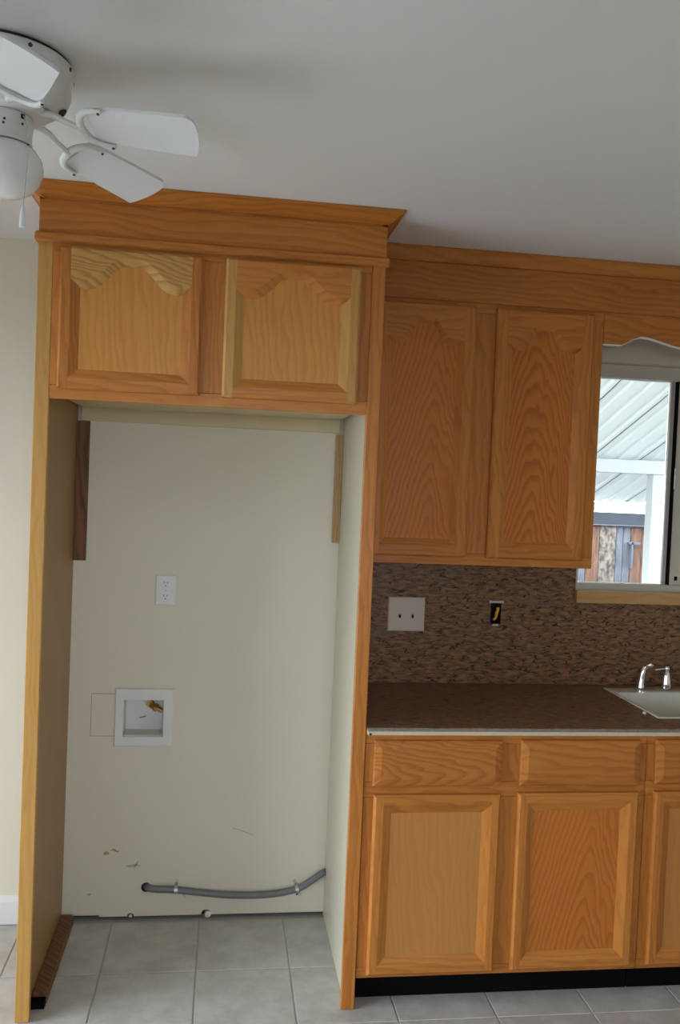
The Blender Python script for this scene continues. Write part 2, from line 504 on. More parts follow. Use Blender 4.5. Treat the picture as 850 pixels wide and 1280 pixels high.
def door(parent, off, x0, x1, z0, z1, yf, panel_mat, stile_mat=None, rail_mat=None, top_mat=None, arch=0.0, fl=.036, sl=.026, u0=.10, t=.021, top_extra=0.0):
    """raised frame-and-panel door; yf = plane of the cabinet face. Returns the door (its centre panel) with stiles and rails as children."""
    stile_mat = stile_mat or OAKZ; rail_mat = rail_mat or OAKX; top_mat = top_mat or rail_mat
    w, h = x1 - x0, z1 - z0
    cx, cz = (x0 + x1) / 2, (z0 + z1) / 2
    dip = .012
    bm = bmesh.new()
    add_box(bm, -w / 2 + fl * .7, w / 2 - fl * .7, -(t - dip), 0, -h / 2 + fl * .7, h / 2 - fl * .7)
    d = finish('door', bm, panel_mat, parent, (cx - off[0], yf - off[1], cz - off[2]))
    ch = .007                                        # outer routed lip
    a, b, c = ch, fl, fl + sl
    W, Hh = w / 2, h / 2
    yo, yt, yp = -(t - .006), -t, -(t - dip) + .0006
    tb = fl + top_extra                               # top rail flat height
    def quad(bm, *p): bm.faces.new([bm.verts.new(q) for q in p])
    for s in (-1, 1):                                 # stiles
        bm = bmesh.new()
        xo, xa, xb, xc = s * W, s * (W - a), s * (W - b), s * (W - c)
        quad(bm, (xo, 0, -Hh), (xo, 0, Hh), (xo, yo, Hh), (xo, yo, -Hh))
        quad(bm, (xo, yo, -Hh), (xo, yo, Hh), (xa, yt, Hh - a), (xa, yt, -Hh + a))
        quad(bm, (xa, yt, -Hh + a), (xa, yt, Hh - a), (xb, yt, Hh - a), (xb, yt, -Hh + a))
        quad(bm, (xb, yt, -Hh + b), (xb, yt, Hh - tb), (xc, yp, Hh - tb - sl), (xc, yp, -Hh + c))
        quad(bm, (xb, yt, -Hh + a), (xb, yt, Hh - a), (xb, 0, Hh - a), (xb, 0, -Hh + a))
        for zz, sg in ((-Hh, 1), (Hh, -1)):
            quad(bm, (xo, 0, zz), (xo, yo, zz), (xb, yo, zz), (xb, 0, zz))
            quad(bm, (xo, yo, zz), (xa, yt, zz + sg * a), (xb, yt, zz + sg * a), (xb, yo, zz))
        bmesh.ops.remove_doubles(bm, verts=bm.verts[:], dist=1e-5)
        finish('stile', bm, stile_mat, d)
    bm = bmesh.new()                                  # bottom rail
    xb, xc = W - b, W - c
    quad(bm, (-xb, 0, -Hh), (xb, 0, -Hh), (xb, yo, -Hh), (-xb, yo, -Hh))
    quad(bm, (-xb, yo, -Hh), (xb, yo, -Hh), (xb, yt, -Hh + a), (-xb, yt, -Hh + a))
    quad(bm, (-xb, yt, -Hh + a), (xb, yt, -Hh + a), (xb, yt, -Hh + b), (-xb, yt, -Hh + b))
    quad(bm, (-xb, yt, -Hh + b), (xb, yt, -Hh + b), (xc, yp, -Hh + c), (-xc, yp, -Hh + c))
    bmesh.ops.remove_doubles(bm, verts=bm.verts[:], dist=1e-5)
    bm.transform(Matrix.Translation((0, 0, Hh - b / 2)))
    finish('rail', bm, rail_mat, d, (0, 0, -Hh + b / 2))
    bm = bmesh.new()                                  # top rail, arched when asked
    zb = Hh - tb
    f = arch_fn(arch, u0) if arch else (lambda u: 0)
    n = 36 if arch else 1
    quad(bm, (-xb, 0, Hh), (xb, 0, Hh), (xb, yo, Hh), (-xb, yo, Hh))
    quad(bm, (-xb, yo, Hh), (xb, yo, Hh), (xb, yt, Hh - a), (-xb, yt, Hh - a))
    sl2 = sl * (.8 if arch else 1)
    for k in range(n):
        u, v = k / n, (k + 1) / n
        p = lambda q: (-xb + 2 * xb * q, yt, zb + f(q))
        q_ = lambda q: (-xc + 2 * xc * q, yp, zb - sl2 + f(q))
        pt = lambda q: (-xb + 2 * xb * q, yt, Hh - a)
        quad(bm, pt(u), pt(v), p(v), p(u))
        quad(bm, p(u), p(v), q_(v), q_(u))
    bmesh.ops.remove_doubles(bm, verts=bm.verts[:], dist=1e-5)
    bm.transform(Matrix.Translation((0, 0, -zb)))
    finish('rail', bm, top_mat, d, (0, 0, zb))
    return d

def drawer_front(parent, off, x0, x1, z0, z1, yf, m):
    w, h = (x1 - x0) / 2, (z1 - z0) / 2
    bm = bmesh.new()
    rings = []
    for ins, y in ((0, 0), (0, -.010), (.004, -.013), (.024, -.020)):
        rings.append([bm.verts.new(p) for p in ((-w + ins, y, -h + ins), (w - ins, y, -h + ins), (w - ins, y, h - ins), (-w + ins, y, h - ins))])
    for p, q in zip(rings, rings[1:]):
        for k in range(4): bm.faces.new((p[k], p[(k + 1) % 4], q[(k + 1) % 4], q[k]))
    bm.faces.new(rings[0]); bm.faces.new(rings[-1])
    return finish('drawer_front', bm, m, parent, ((x0 + x1) / 2 - off[0], yf - off[1], (z0 + z1) / 2 - off[2]))

# ------------------------------------------------------------------ refrigerator niche: side panels
FD = -.610                                            # face of the refrigerator surround
ZB = 2.352                                            # bead strip height
def tall_panel(name, xo, xi, x_st0, x_st1, skin, stile, label, outer=False):
    o = empty(name, ((xo + xi) / 2, FD / 2, 0))
    off = o.location
    lo, hi = min(xo, xi), max(xo, xi)
    box('panel', lo, hi, FD + .019, -.001, .001, ZB, skin, o, off=off)
    if outer: box('outer_skin', hi + .0002, hi + .0020, FD + .0195, -.001, .001, ZB, OAKY, o, off=off, bev=0)
    box('edge_stile', x_st0, x_st1, FD, FD + .019, .001, ZB, stile, o, off=off, bev=.002)
    tag(o, label, 'panel')
    return o
tall_panel('side_panel', -1.036, -1.007, -1.036, -.993, TAN, OAKYEL, 'tall oak edged tan side panel of the refrigerator niche, beside the bare wall and baseboard')
tall_panel('side_panel', -.002, -.029, -.043, 0.0, CREAM, OAKZ, 'tall oak edged cream side panel between refrigerator niche and kitchen counter', True)

# cabinet above the niche
CB = (-.518, -.3, 1.881)
cab = empty('overhead_cabinet', CB)
tag(cab, 'two door honey oak cabinet bridging the top of the refrigerator niche', 'cabinet')
box('body', -.991, -.045, FD + .020, -.022, 1.905, 2.36, UNDER, cab, off=CB)
box('back_rail', -.991, -.045, -.021, -.001, 1.857, 2.30, UNDER, cab, off=CB)
box('face_rail', -.9925, -.0435, FD, FD + .019, 1.881, 1.921, OAKX, cab, off=CB)
box('face_rail', -.9925, -.0435, FD, FD + .019, 2.316, ZB, OAKX, cab, off=CB)
box('face_stile', -.9925, -.955, FD, FD + .019, 1.9215, 2.3155, OAKZ, cab, off=CB)
box('face_stile', -.090, -.0435, FD, FD + .019, 1.9215, 2.3155, OAKZ, cab, off=CB)
box('face_stile', -.572, -.473, FD, FD + .019, 1.9215, 2.3155, OAKZ, cab, off=CB)
door(cab, CB, -.970, -.556, 1.911, 2.325, FD - .0005, OAKS, stile_mat=OAKZ, top_mat=OAKPALE, arch=.068, u0=.13, top_extra=.062, fl=.032, sl=.028)
door(cab, CB, -.489, -.077, 1.911, 2.327, FD - .0005, OAKS, stile_mat=OAKYEL, arch=.062, u0=.13, top_extra=.060, fl=.032, sl=.028)

# crown over the niche cabinet: bead strip, frieze board, flared crown on three sides
CRL = (-.518, FD, 2.337)
cr = empty('crown_moulding', CRL)
tag(cr, 'flared oak crown moulding with frieze and bead strip above the refrigerator niche', 'moulding')
box('bead_strip', -1.046, .010, FD - .012, FD - .0005, 2.337, 2.366, OAKX, cr, bev=.005, off=CRL)
box('bead_strip', .0005, .010, FD, -.33, 2.337, 2.366, OAKX, cr, bev=.004, off=CRL)
box('bead_strip', -1.046, -1.0365, FD, -.002, 2.337, 2.366, OAKX, cr, bev=.004, off=CRL)
box('frieze_board', -1.036, .0, FD, FD + .018, 2.3665, 2.462, OAKX, cr, off=CRL)
box('frieze_board', -.018, .0, FD + .0185, -.335, 2.3665, 2.462, OAKX, cr, off=CRL)
box('frieze_board', -1.036, -1.018, FD + .0185, -.002, 2.3665, 2.462, OAKX, cr, off=CRL)
def crown_piece(parent, off, pts_bot, pts_top, z0, z1, th, m, lip=.008):
    """one straight crown length between two mitres; pts = (x,y) ends of the bottom and top front edges"""
    bm = bmesh.new()
    (ax, ay), (bx_, by) = pts_bot; (cx, cy), (dx, dy) = pts_top
    e = Vector((bx_ - ax, by - ay)); nrm = Vector((-e.y, e.x)).normalized()
    tmid = Vector((cx - ax, cy - ay))
    if nrm.dot(tmid) < 0: nrm = -nrm
    back = -nrm * th
    A = [Vector((ax, ay, z0)), Vector((ax, ay, z0 + lip * .6))]
    B = [Vector((bx_, by, z0)), Vector((bx_, by, z0 + lip * .6))]
    for k in (0.12, .3, .5, .72, .9):
        s = k - .08 * math.sin(2 * math.pi * k)
        A.append(Vector((ax + (cx - ax) * k, ay + (cy - ay) * k, z0 + (z1 - lip - z0) * s + lip * .5)))
        B.append(Vector((bx_ + (dx - bx_) * k, by + (dy - by) * k, z0 + (z1 - lip - z0) * s + lip * .5)))
    A += [Vector((cx, cy, z1 - lip * .7)), Vector((cx, cy, z1))]; B += [Vector((dx, dy, z1 - lip * .7)), Vector((dx, dy, z1))]
    b3 = Vector((back.x, back.y, 0))
    A += [Vector((ax, ay, z1)) + b3, Vector((ax, ay, z0)) + b3]; B += [Vector((bx_, by, z1)) + b3, Vector((bx_, by, z0)) + b3]
    o3 = Vector(off)
    va = [bm.verts.new(p - o3) for p in A]; vb = [bm.verts.new(p - o3) for p in B]
    n = len(va)
    for i in range(n): bm.faces.new((va[i], vb[i], vb[(i + 1) % n], va[(i + 1) % n]))
    bm.faces.new(va); bm.faces.new(vb[::-1])
    return finish('crown', bm, m, parent)
crown_piece(cr, CRL, ((-1.036, FD), (0, FD)), ((-1.075, FD - .080), (.040, FD - .080)), 2.4625, H - .001, .016, OAKX)
crown_piece(cr, CRL, ((0, FD), (0, -.34)), ((.040, FD - .080), (.040, -.34)), 2.4625, H - .001, .016, OAKX)
crown_piece(cr, CRL, ((-1.036, FD), (-1.036, -.002)), ((-1.075, FD - .080), (-1.075, -.002)), 2.4625, H - .001, .016, OAKX)

# wall cleats left in the niche corners and the floor strip
tag(box('wall_cleat', -1.0065, -.962, -.020, -.0005, 1.347, 1.855, DARKWOOD), 'dark brown upright wood cleat in the niche corner beside the tan panel', 'cleat')
tag(box('wall_cleat', -.058, -.0295, -.020, -.0005, 1.442, 1.850, PINE), 'pale shorter upright wood cleat in the niche corner beside the cream panel', 'cleat')
fs = empty('floor_strip', (-.983, -.27, 0))
tag(fs, 'dark brown wooden batten lying on the tiles along the tan panel', 'batten')
box('batten', -1.0062, -.960, -.515, -.021, .0005, .034, DARKWOOD, fs, off=fs.location, bev=.002)
box('end_block', -1.0062, -.962, -.545, -.516, .0005, .024, BLACK, fs, off=fs.location)

# ------------------------------------------------------------------ wall cabinet right of the niche
WF = -.298
WC = (.427, -.15, 1.397)
wc = empty('wall_cabinet', WC)
tag(wc, 'two door honey oak wall cabinet with tall arched doors above the counter', 'cabinet')
box('body', .003, .852, WF + .020, -.001, 1.399, 2.44, OAKY, wc, off=WC)
box('face_rail', .002, .854, WF, WF + .019, 1.397, 1.437, OAKX, wc, off=WC)
box('face_rail', .002, .854, WF, WF + .019, 2.285, 2.33, OAKX, wc, off=WC)
box('face_stile', .002, .040, WF, WF + .019, 1.4375, 2.2845, OAKZ, wc, off=WC)
box('face_stile', .370, .468, WF, WF + .019, 1.4375, 2.2845, OAKZ, wc, off=WC)
box('face_stile', .800, .854, WF, WF + .019, 1.4375, 2.2845, OAKZ, wc, off=WC)
door(wc, WC, .026, .381, 1.424, 2.304, WF - .0005, OAKC, arch=.072, u0=.16, top_extra=.080, fl=.040, sl=.024)
door(wc, WC, .456, .812, 1.424, 2.304, WF - .0005, OAKC, arch=.072, u0=.16, top_extra=.080, fl=.040, sl=.024)

CR2 = (1.2, WF, 2.318)
cr2 = empty('crown_moulding', CR2)
tag(cr2, 'long oak crown moulding and frieze running over wall cabinet and window valance', 'moulding')
box('frieze_board', .0115, 2.55, WF - .010, WF - .0005, 2.318, 2.446, OAKX, cr2, off=CR2)
crown_piece(cr2, CR2, ((.0115, WF - .016), (2.55, WF - .016)), ((.0415, WF - .036), (2.55, WF - .036)), 2.4465, H - .001, .014, OAKX)

# scalloped valance over the window
va = empty('window_valance', (1.6, WF, 2.21))
vo = va.location
def scallop(x):
    t = (x - .90)
    if x < .925: return 2.207
    per = .62; q = ((x - .925) % per)
    pts = [(0, 2.207), (.018, 2.214), (.04, 2.230), (.075, 2.241), (.105, 2.239), (.15, 2.228), (.20, 2.216), (.26, 2.207), (.34, 2.204), (.42, 2.207), (.48, 2.216), (.52, 2.228), (.56, 2.239), (.58, 2.241), (.62, 2.207)]
    for (a, b), (c, d) in zip(pts, pts[1:]):
        if a <= q <= c:
            k = (q - a) / (c - a); return b + (d - b) * k
    return 2.207
bm = bmesh.new()
xs = [.8555, .9249] + [.925 + k * .0124 for k in range(1, 110)]
top = 2.3175
pts = [(x - vo.x, scallop(x) - vo.z) for x in xs] + [(xs[-1] - vo.x, top - vo.z), (xs[0] - vo.x, top - vo.z)]
prism(bm, pts, 0, .018)
vb = finish('board', bm, OAKX, va)
bm = bmesh.new()                                            # pale raw lower edge of the board
for a, b in zip(xs, xs[1:]):
    za, zb = scallop(a), scallop(b)
    v = [bm.verts.new((x - vo.x, y, z - vo.z)) for (x, y, z) in ((a, .0005, za - .0035), (b, .0005, zb - .0035), (b, .0175, zb - .0035), (a, .0175, za - .0035), (a, .0005, za - .0003), (b, .0005, zb - .0003), (b, .0175, zb - .0003), (a, .0175, za - .0003))]
    for q in ((0, 1, 2, 3), (4, 5, 6, 7), (0, 1, 5, 4), (3, 2, 6, 7)): bm.faces.new([v[i] for i in q])
bmesh.ops.remove_doubles(bm, verts=bm.verts[:], dist=1e-5)
finish('edge_band', bm, WHITE, va)
tag(va, 'scalloped oak valance board hanging over the sink window', 'valance')

# ------------------------------------------------------------------ base cabinets
BF = -.603
BC = (.47, -.3, 0)
bc = empty('base_cabinet', BC)
tag(bc, 'honey oak base cabinet with two drawers over two doors next to the niche', 'cabinet')
ZT, ZTOP = .098, .884
def base_frame(o, off, x0, x1, stiles, solid=True, rails=((.098, .130), (.680, .729), (.852, .884))):
    for (a, b) in rails: box('face_rail', x0, x1, BF, BF + .019, a, b, OAKX, o, off=off)
    for (a, b) in stiles:
        for (za, zb) in ((.1305, .6795), (.7295, .8515)):
            box('face_stile', a, b, BF, BF + .019, za, zb, OAKZ, o, off=off)
    if solid: box('body', x0 + .001, x1 - .001, BF + .020, -.004, ZT, ZTOP - .002, OAKY, o, off=off)
    else:
        box('side', x0 + .001, x0 + .019, BF + .020, -.004, ZT, ZTOP - .002, OAKY, o, off=off)
        box('side', x1 - .019, x1 - .001, BF + .020, -.004, ZT, ZTOP - .002, OAKY, o, off=off)
        box('bottom', x0 + .0195, x1 - .0195, BF + .020, -.004, ZT, ZT + .018, OAKX, o, off=off)
    box('toe_kick', x0 + .001, x1 - .001, -.545, -.53, .0006, ZT - .0005, BLACK, o, off=off)
base_frame(bc, BC, .002, .942, ((.002, .050), (.430, .525), (.895, .942)))
drawer_front(bc, BC, .028, .446, .718, .864, BF - .0005, OAKXC)
drawer_front(bc, BC, .508, .916, .718, .866, BF - .0005, OAKX)
door(bc, BC, .033, .446, .114, .691, BF - .0005, OAKB, fl=.030, sl=.030)
door(bc, BC, .504, .914, .116, .695, BF - .0005, OAKC, fl=.030, sl=.030)
SC = (1.42, -.3, 0)
sc = empty('sink_cabinet', SC)
tag(sc, 'honey oak base cabinet under the kitchen sink', 'cabinet')
base_frame(sc, SC, .9435, 1.90, ((.9435, .990), (1.37, 1.47), (1.855, 1.90)), False)
drawer_front(sc, SC, .970, 1.385, .720, .868, BF - .0005, OAKX)
drawer_front(sc, SC, 1.45, 1.87, .720, .868, BF - .0005, OAKX)
door(sc, SC, .970, 1.385, .118, .697, BF - .0005, OAKB, fl=.030, sl=.030)
door(sc, SC, 1.45, 1.87, .118, .697, BF - .0005, OAKC, fl=.030, sl=.030)

# ------------------------------------------------------------------ counter, splash, sink
SX0, SX1, SY0, SY1 = 1.030, 1.80, -.505, -.070
ct = empty('countertop', (.95, -.31, .886)); co = ct.location
sl_ = box('slab', .003, 1.93, -.632, -.001, .899, .910, [GRANITE], ct, off=co, bev=.001)
cut(sl_, [(bx(SX0 + .006, SX1 - .006, SY0 + .006, SY1 - .006, .8, 1.0), GRANITE)])
box('cut_edge', .0025, 1.93, -.6335, -.6322, .8985, .9085, GEDGE, ct, off=co, bev=0)
sb = box('substrate', .003, 1.93, -.6325, -.001, .886, .8985, [MDF], ct, off=co, bev=.0008)
cut(sb, [(bx(SX0 + .006, SX1 - .006, SY0 + .006, SY1 - .006, .8, 1.0), MDF)])
bm = bmesh.new()                                               # dark bored end of the substrate and the gap below it
prism(bm, [(.010 + .0038 * math.cos(k * math.pi / 6), .8895 + .0035 * math.sin(k * math.pi / 6)) for k in range(12)], -.634, -.630)
bm.transform(Matrix.Translation(-co)); finish('bore_hole', bm, DARK, ct)
tag(ct, 'brown flecked granite countertop with raw pale edge strip', 'countertop')

bs = empty('backsplash', (.95, -.008, .91)); bo = bs.location
SEAM = .0012
pieces = [(.003, .920, .9103, 1.396), (.920 + .0, 1.150, .9103, 1.236), (1.150 + SEAM, 1.322, .9103, 1.236), (1.322 + SEAM, 1.93, .9103, 1.236)]
for (a, b, z0, z1) in pieces:
    p = box('panel', a, b, -.015, -.0006, z0, z1, [GRANITE], bs, off=bo, bev=.0008)
    if a < .1:
        cut(p, [(bx(.577, .620, -.1, .1, 1.144, 1.230), DARK)])
tag(bs, 'brown streaked granite backsplash behind the counter', 'backsplash')

def ring_loft(bm, rings):
    V = [[bm.verts.new(p) for p in r] for r in rings]
    n = len(V[0])
    for a, b in zip(V, V[1:]):
        for k in range(n): bm.faces.new((a[k], a[(k + 1) % n], b[(k + 1) % n], b[k]))
    return V
def rrect(x0, x1, y0, y1, z, r, n=5):
    out = []
    for (cx, cy, a0) in ((x1 - r, y1 - r, 0), (x0 + r, y1 - r, 90), (x0 + r, y0 + r, 180), (x1 - r, y0 + r, 270)):
        for k in range(n + 1):
            a = R(a0 + 90 * k / n); out.append((cx + r * math.cos(a), cy + r * math.sin(a), z))
    return out
snk = empty('kitchen_sink', (1.415, -.29, .91)); so = snk.location
bm = bmesh.new()
ib = (SX0 + .012, SX1 - .012, SY0 + .010, -.150)
V = ring_loft(bm, [rrect(SX0, SX1, SY0, SY1, .9102, .004), rrect(SX0 + .001, SX1 - .001, SY0 + .001, SY1 - .001, .9125, .005),
                   rrect(SX0 + .003, SX1 - .003, SY0 + .003, SY1 - .003, .9130, .005),
                   rrect(*ib, .9130, .02), rrect(ib[0] + .003, ib[1] - .003, ib[2] + .003, ib[3] - .003, .910, .02),
                   rrect(ib[0] + .010, ib[1] - .010, ib[2] + .010, ib[3] - .010, .775, .035), rrect(ib[0] + .05, ib[1] - .05, ib[2] + .04, ib[3] - .04, .745, .03)])
bm.faces.new(V[-1])
bm.transform(Matrix.Translation(-so))
basin = finish('basin', bm, SINKM, snk, smooth=True)
bm = bmesh.new(); lathe(bm, [(0, 0), (.042, 0), (.045, .003), (.038, .004), (.03, .001), (0, .001)], 24, (0, -.03, .7455 - so.z))
finish('drain', bm, STEEL, snk, smooth=True)
tag(snk, 'cream enamelled sink set flush into the granite counter', 'sink')

fa = empty('faucet', (1.27, -.108, .913)); 
def lat(name, prof, c, m=CHROME, seg=20, parent=None):
    bm = bmesh.new(); lathe(bm, prof, seg, c); return finish(name, bm, m, parent or fa, smooth=True)
bm = bmesh.new()
V = ring_loft(bm, [rrect(-.125, .235, -.028, .028, .0004, .027), rrect(-.125, .235, -.028, .028, .007, .027), rrect(-.118, .228, -.021, .021, .012, .02)])
bm.faces.new(V[0]); bm.faces.new(V[-1]); finish('deck_plate', bm, CHROME, fa, smooth=True)
bm = bmesh.new()                                             # side handle: leaning tapered lever with capped top
tube(bm, [(-.105, 0, .010), (-.104, 0, .03), (-.100, 0, .06), (-.096, 0, .085), (-.094, 0, .094)], [.015, .012, .0095, .011, .007], 16)
hd = finish('handle', bm, CHROME, fa, smooth=True)
bm = bmesh.new(); tube(bm, [(-.094, -.002, .083), (-.084, -.006, .097), (-.074, -.012, .102), (-.066, -.018, .098)], [.008, .010, .011, .005], 14)
finish('lever', bm, CHROME, hd, smooth=True)
vb_ = lat('valve', [(0, .010), (.018, .010), (.019, .016), (.0165, .03), (.0145, .05), (.010, .07), (.008, .076), (.0105, .082), (.011, .088), (.008, .095), (0, .097)], (0, 0, 0))
bm = bmesh.new(); tube(bm, [(-.002, -.003, .086), (-.03, -.008, .085), (-.058, -.014, .083)], [.0038, .0032, .0042], 10)
finish('lever', bm, CHROME, vb_, smooth=True)
bm = bmesh.new(); tube(bm, smooth_path([(.11, 0, .010), (.11, 0, .06), (.112, -.02, .11), (.116, -.08, .135), (.12, -.15, .12), (.121, -.165, .10)]), .0115, 14)
finish('spout', bm, CHROME, fa, smooth=True)
tag(fa, 'chrome two lever kitchen faucet on the sink ledge', 'faucet')

bm = bmesh.new(); bmesh.ops.create_icosphere(bm, subdivisions=2, radius=.0055)
for v in bm.verts: v.co *= 1 + random.uniform(-.2, .2)
bm.transform(Matrix.Diagonal((1.3, 1, .8, 1)))
tag(finish('plaster_crumb', bm, WHITE, loc=(1.007, -.452, .9145)), 'tiny white crumb on the granite beside the sink', 'crumb')

# ------------------------------------------------------------------ plates, boxes and outlets
def plate(name, x0, x1, z0, z1, y, m, label, cat):
    o = empty(name, ((x0 + x1) / 2, y, (z0 + z1) / 2))
    w, h = (x1 - x0) / 2, (z1 - z0) / 2
    bm = bmesh.new()
    V = []
    for ins, yy in ((0, -.0004), (0, -.002), (.004, -.0055)):
        V.append([bm.verts.new(p) for p in ((-w + ins, yy, -h + ins), (w - ins, yy, -h + ins), (w - ins, yy, h - ins), (-w + ins, yy, h - ins))])
    for a, b in zip(V, V[1:]):
        for k in range(4): bm.faces.new((a[k], a[(k + 1) % 4], b[(k + 1) % 4], b[k]))
    bm.faces.new(V[0]); bm.faces.new(V[-1])
    finish('cover_plate', bm, m, o)
    tag(o, label, cat)
    return o
sw = plate('switch_plate', .170, .314, 1.111, 1.242, -.0150, PINKPL, 'square ivory double switch plate on the granite backsplash', 'light switch')
for sx in (-.026, .024):
    box('toggle_slot', sx - .005, sx + .005, -.0062, -.0050, -.012, .012, PINKPL, sw)
    bm = bmesh.new(); add_box(bm, -.0035, .0035, -.011, 0, -.009, .002, .001)
    bm.transform(Matrix.Translation((sx, -.006, -.002)) @ Matrix.Rotation(R(20), 4, 'X'))
    finish('toggle', bm, SCREW, sw)
    for sz in (-.040, .040):
        bm = bmesh.new(); prism(bm, [(sx + .0022 * math.cos(k * math.pi / 4), sz + .0022 * math.sin(k * math.pi / 4)) for k in range(8)], -.0065, -.005)
        finish('screw', bm, PINKPL, sw)

ol = plate('wall_outlet', -.708, -.633, 1.187, 1.300, -.0001, PLAST, 'white duplex outlet on the niche wall', 'outlet')
for oz in (-.024, .024):
    bm = bmesh.new()
    prism(bm, [(.0165 * max(-.8, min(.8, math.cos(k * math.pi / 10) * 1.0)), oz + .0165 * math.sin(k * math.pi / 10) * .9) for k in range(20)], -.0072, -.0052)
    rc = finish('receptacle', bm, PLAST, ol)
    for (dx, w_, h_) in ((-.0062, .0022, .008), (.0062, .0022, .0065)):
        box('slot', dx - w_ / 2, dx + w_ / 2, -.0078, -.0070, oz + .001, oz + .001 + h_, SCREW, rc, bev=0)
    bm = bmesh.new(); prism(bm, [(.0026 * math.cos(k * math.pi / 4), oz - .0075 + .0026 * math.sin(k * math.pi / 4)) for k in range(8)], -.0078, -.0070)
    finish('slot', bm, SCREW, rc)
bm = bmesh.new(); prism(bm, [(.003 * math.cos(k * math.pi / 5), .003 * math.sin(k * math.pi / 5)) for k in range(10)], -.0066, -.005)
finish('screw', bm, STEEL, ol)

eb = empty('electrical_box', (.5985, -.01, 1.187)); eo = eb.location
bm = bmesh.new()
x0, x1, z0, z1 = -.0205, .0205, -.042, .042
for (a, b, c, d) in ((x0, x0 + .002, z0, z1), (x1 - .002, x1, z0, z1), (x0, x1, z0, z0 + .002), (x0, x1, z1 - .002, z1)):
    add_box(bm, a, b, -.006, .064, c, d)
add_box(bm, x0, x1, .060, .064, z0, z1)
finish('box', bm, DARK, eb)
box('mounting_ear', -.028, .030, -.0075, -.0058, .040, .0495, STEEL, eb, bev=.0006)
box('mounting_ear', -.012, .012, -.0075, -.0058, -.0495, -.041, STEEL, eb, bev=.0006)
bm = bmesh.new(); tube(bm, smooth_path([(-.006, .0, -.026), (.002, -.003, -.016), (.003, -.004, 0), (.008, -.003, .012), (.009, .0, .022)], 4), [.005] * 5 + [.0062] * 12, 10)
finish('wire_nut', bm, ORANGE, eb, smooth=True)
bm = bmesh.new(); tube(bm, smooth_path([(-.010, .03, .03), (-.010, .005, .02), (-.012, .0, .0), (-.008, .02, -.02)], 5), .0022, 8)
finish('wire', bm, BLACK, eb, smooth=True)
tag(eb, 'open electrical box with a yellow wire in the backsplash', 'electrical box')

# recessed water supply box
ib = empty('supply_box', (-.7335, 0, .766)); io = ib.location
bm = bmesh.new()
def frame_face(bm, o, i, y0, y1, lip):
    """rectangular bezel; o,i = (x0,x1,z0,z1)"""
    def rr(q, y, ins=0): return [(q[0] + ins, y, q[2] + ins), (q[1] - ins, y, q[2] + ins), (q[1] - ins, y, q[3] - ins), (q[0] + ins, y, q[3] - ins)]
    ring_loft(bm, [rr(o, y0), rr(o, y1 + .003), rr(o, y1, .003), rr(i, y1, -.002), rr(i, y1 + .002), rr(i, lip)])
frame_face(bm, (-.106, .106, -.107, .108), (-.0745, .0705, -.070, .066), -.0003, -.011, .075)
finish('bezel', bm, PLAST, ib)
bm = bmesh.new(); add_box(bm, -.074, .070, .075, .078, -.07, .066); finish('back_plate', bm, PLAST, ib)
bm = bmesh.new(); lathe(bm, [(0, 0), (.024, 0), (.026, .004), (.020, .010), (.016, .014), (0, .014)], 22)
bm.transform(Matrix.Translation((.020, .074, .042)) @ Matrix.Rotation(R(90), 4, 'X'))
finish('collar', bm, PLAST, ib, smooth=True)
bm = bmesh.new()
tube(bm, [(.018, .062, .044), (.020, .045, .042), (.026, .030, .037), (.034, .028, .033), (.036, .028, .032), (.046, .027, .027), (.047, .027, .027), (.068, .026, .017)], [.013, .013, .013, .012, .0155, .0155, .010, .010], 8)
vl = finish('valve', bm, BRASS, ib)
bm = bmesh.new(); add_box(bm, -.010, .010, -.002, .002, -.012, .012, .001)
bm.transform(Matrix.Translation((.016, .028, .044)) @ Matrix.Rotation(R(25), 4, 'Y')); finish('valve_handle', bm, BRASS, vl)
bm = bmesh.new(); tube(bm, [(-.024, .0735, -.0225), (-.010, .0728, -.0195), (.002, .0735, -.015)], [.0018, .0026, .0018], 8)
finish('rubble', bm, PINE, ib)
bm = bmesh.new(); add_box(bm, -.073, .069, .0, .074, -.0698, -.0665); finish('sill', bm, CAULK, ib)
tag(ib, 'square white recessed water supply box with brass valve in the niche wall', 'supply box')

pt = empty('wall_patch', (-.882, 0, .774))
box('cut_line', -.0442, .0420, -.0008, .0003, -.0798, .0798, DARK, pt, bev=0)
box('patch', -.0430, .0420, -.0013, .0003, -.0786, .0786, WALL, pt, bev=0)
tag(pt, 'rectangular cut drywall patch beside the supply box', 'wall patch')

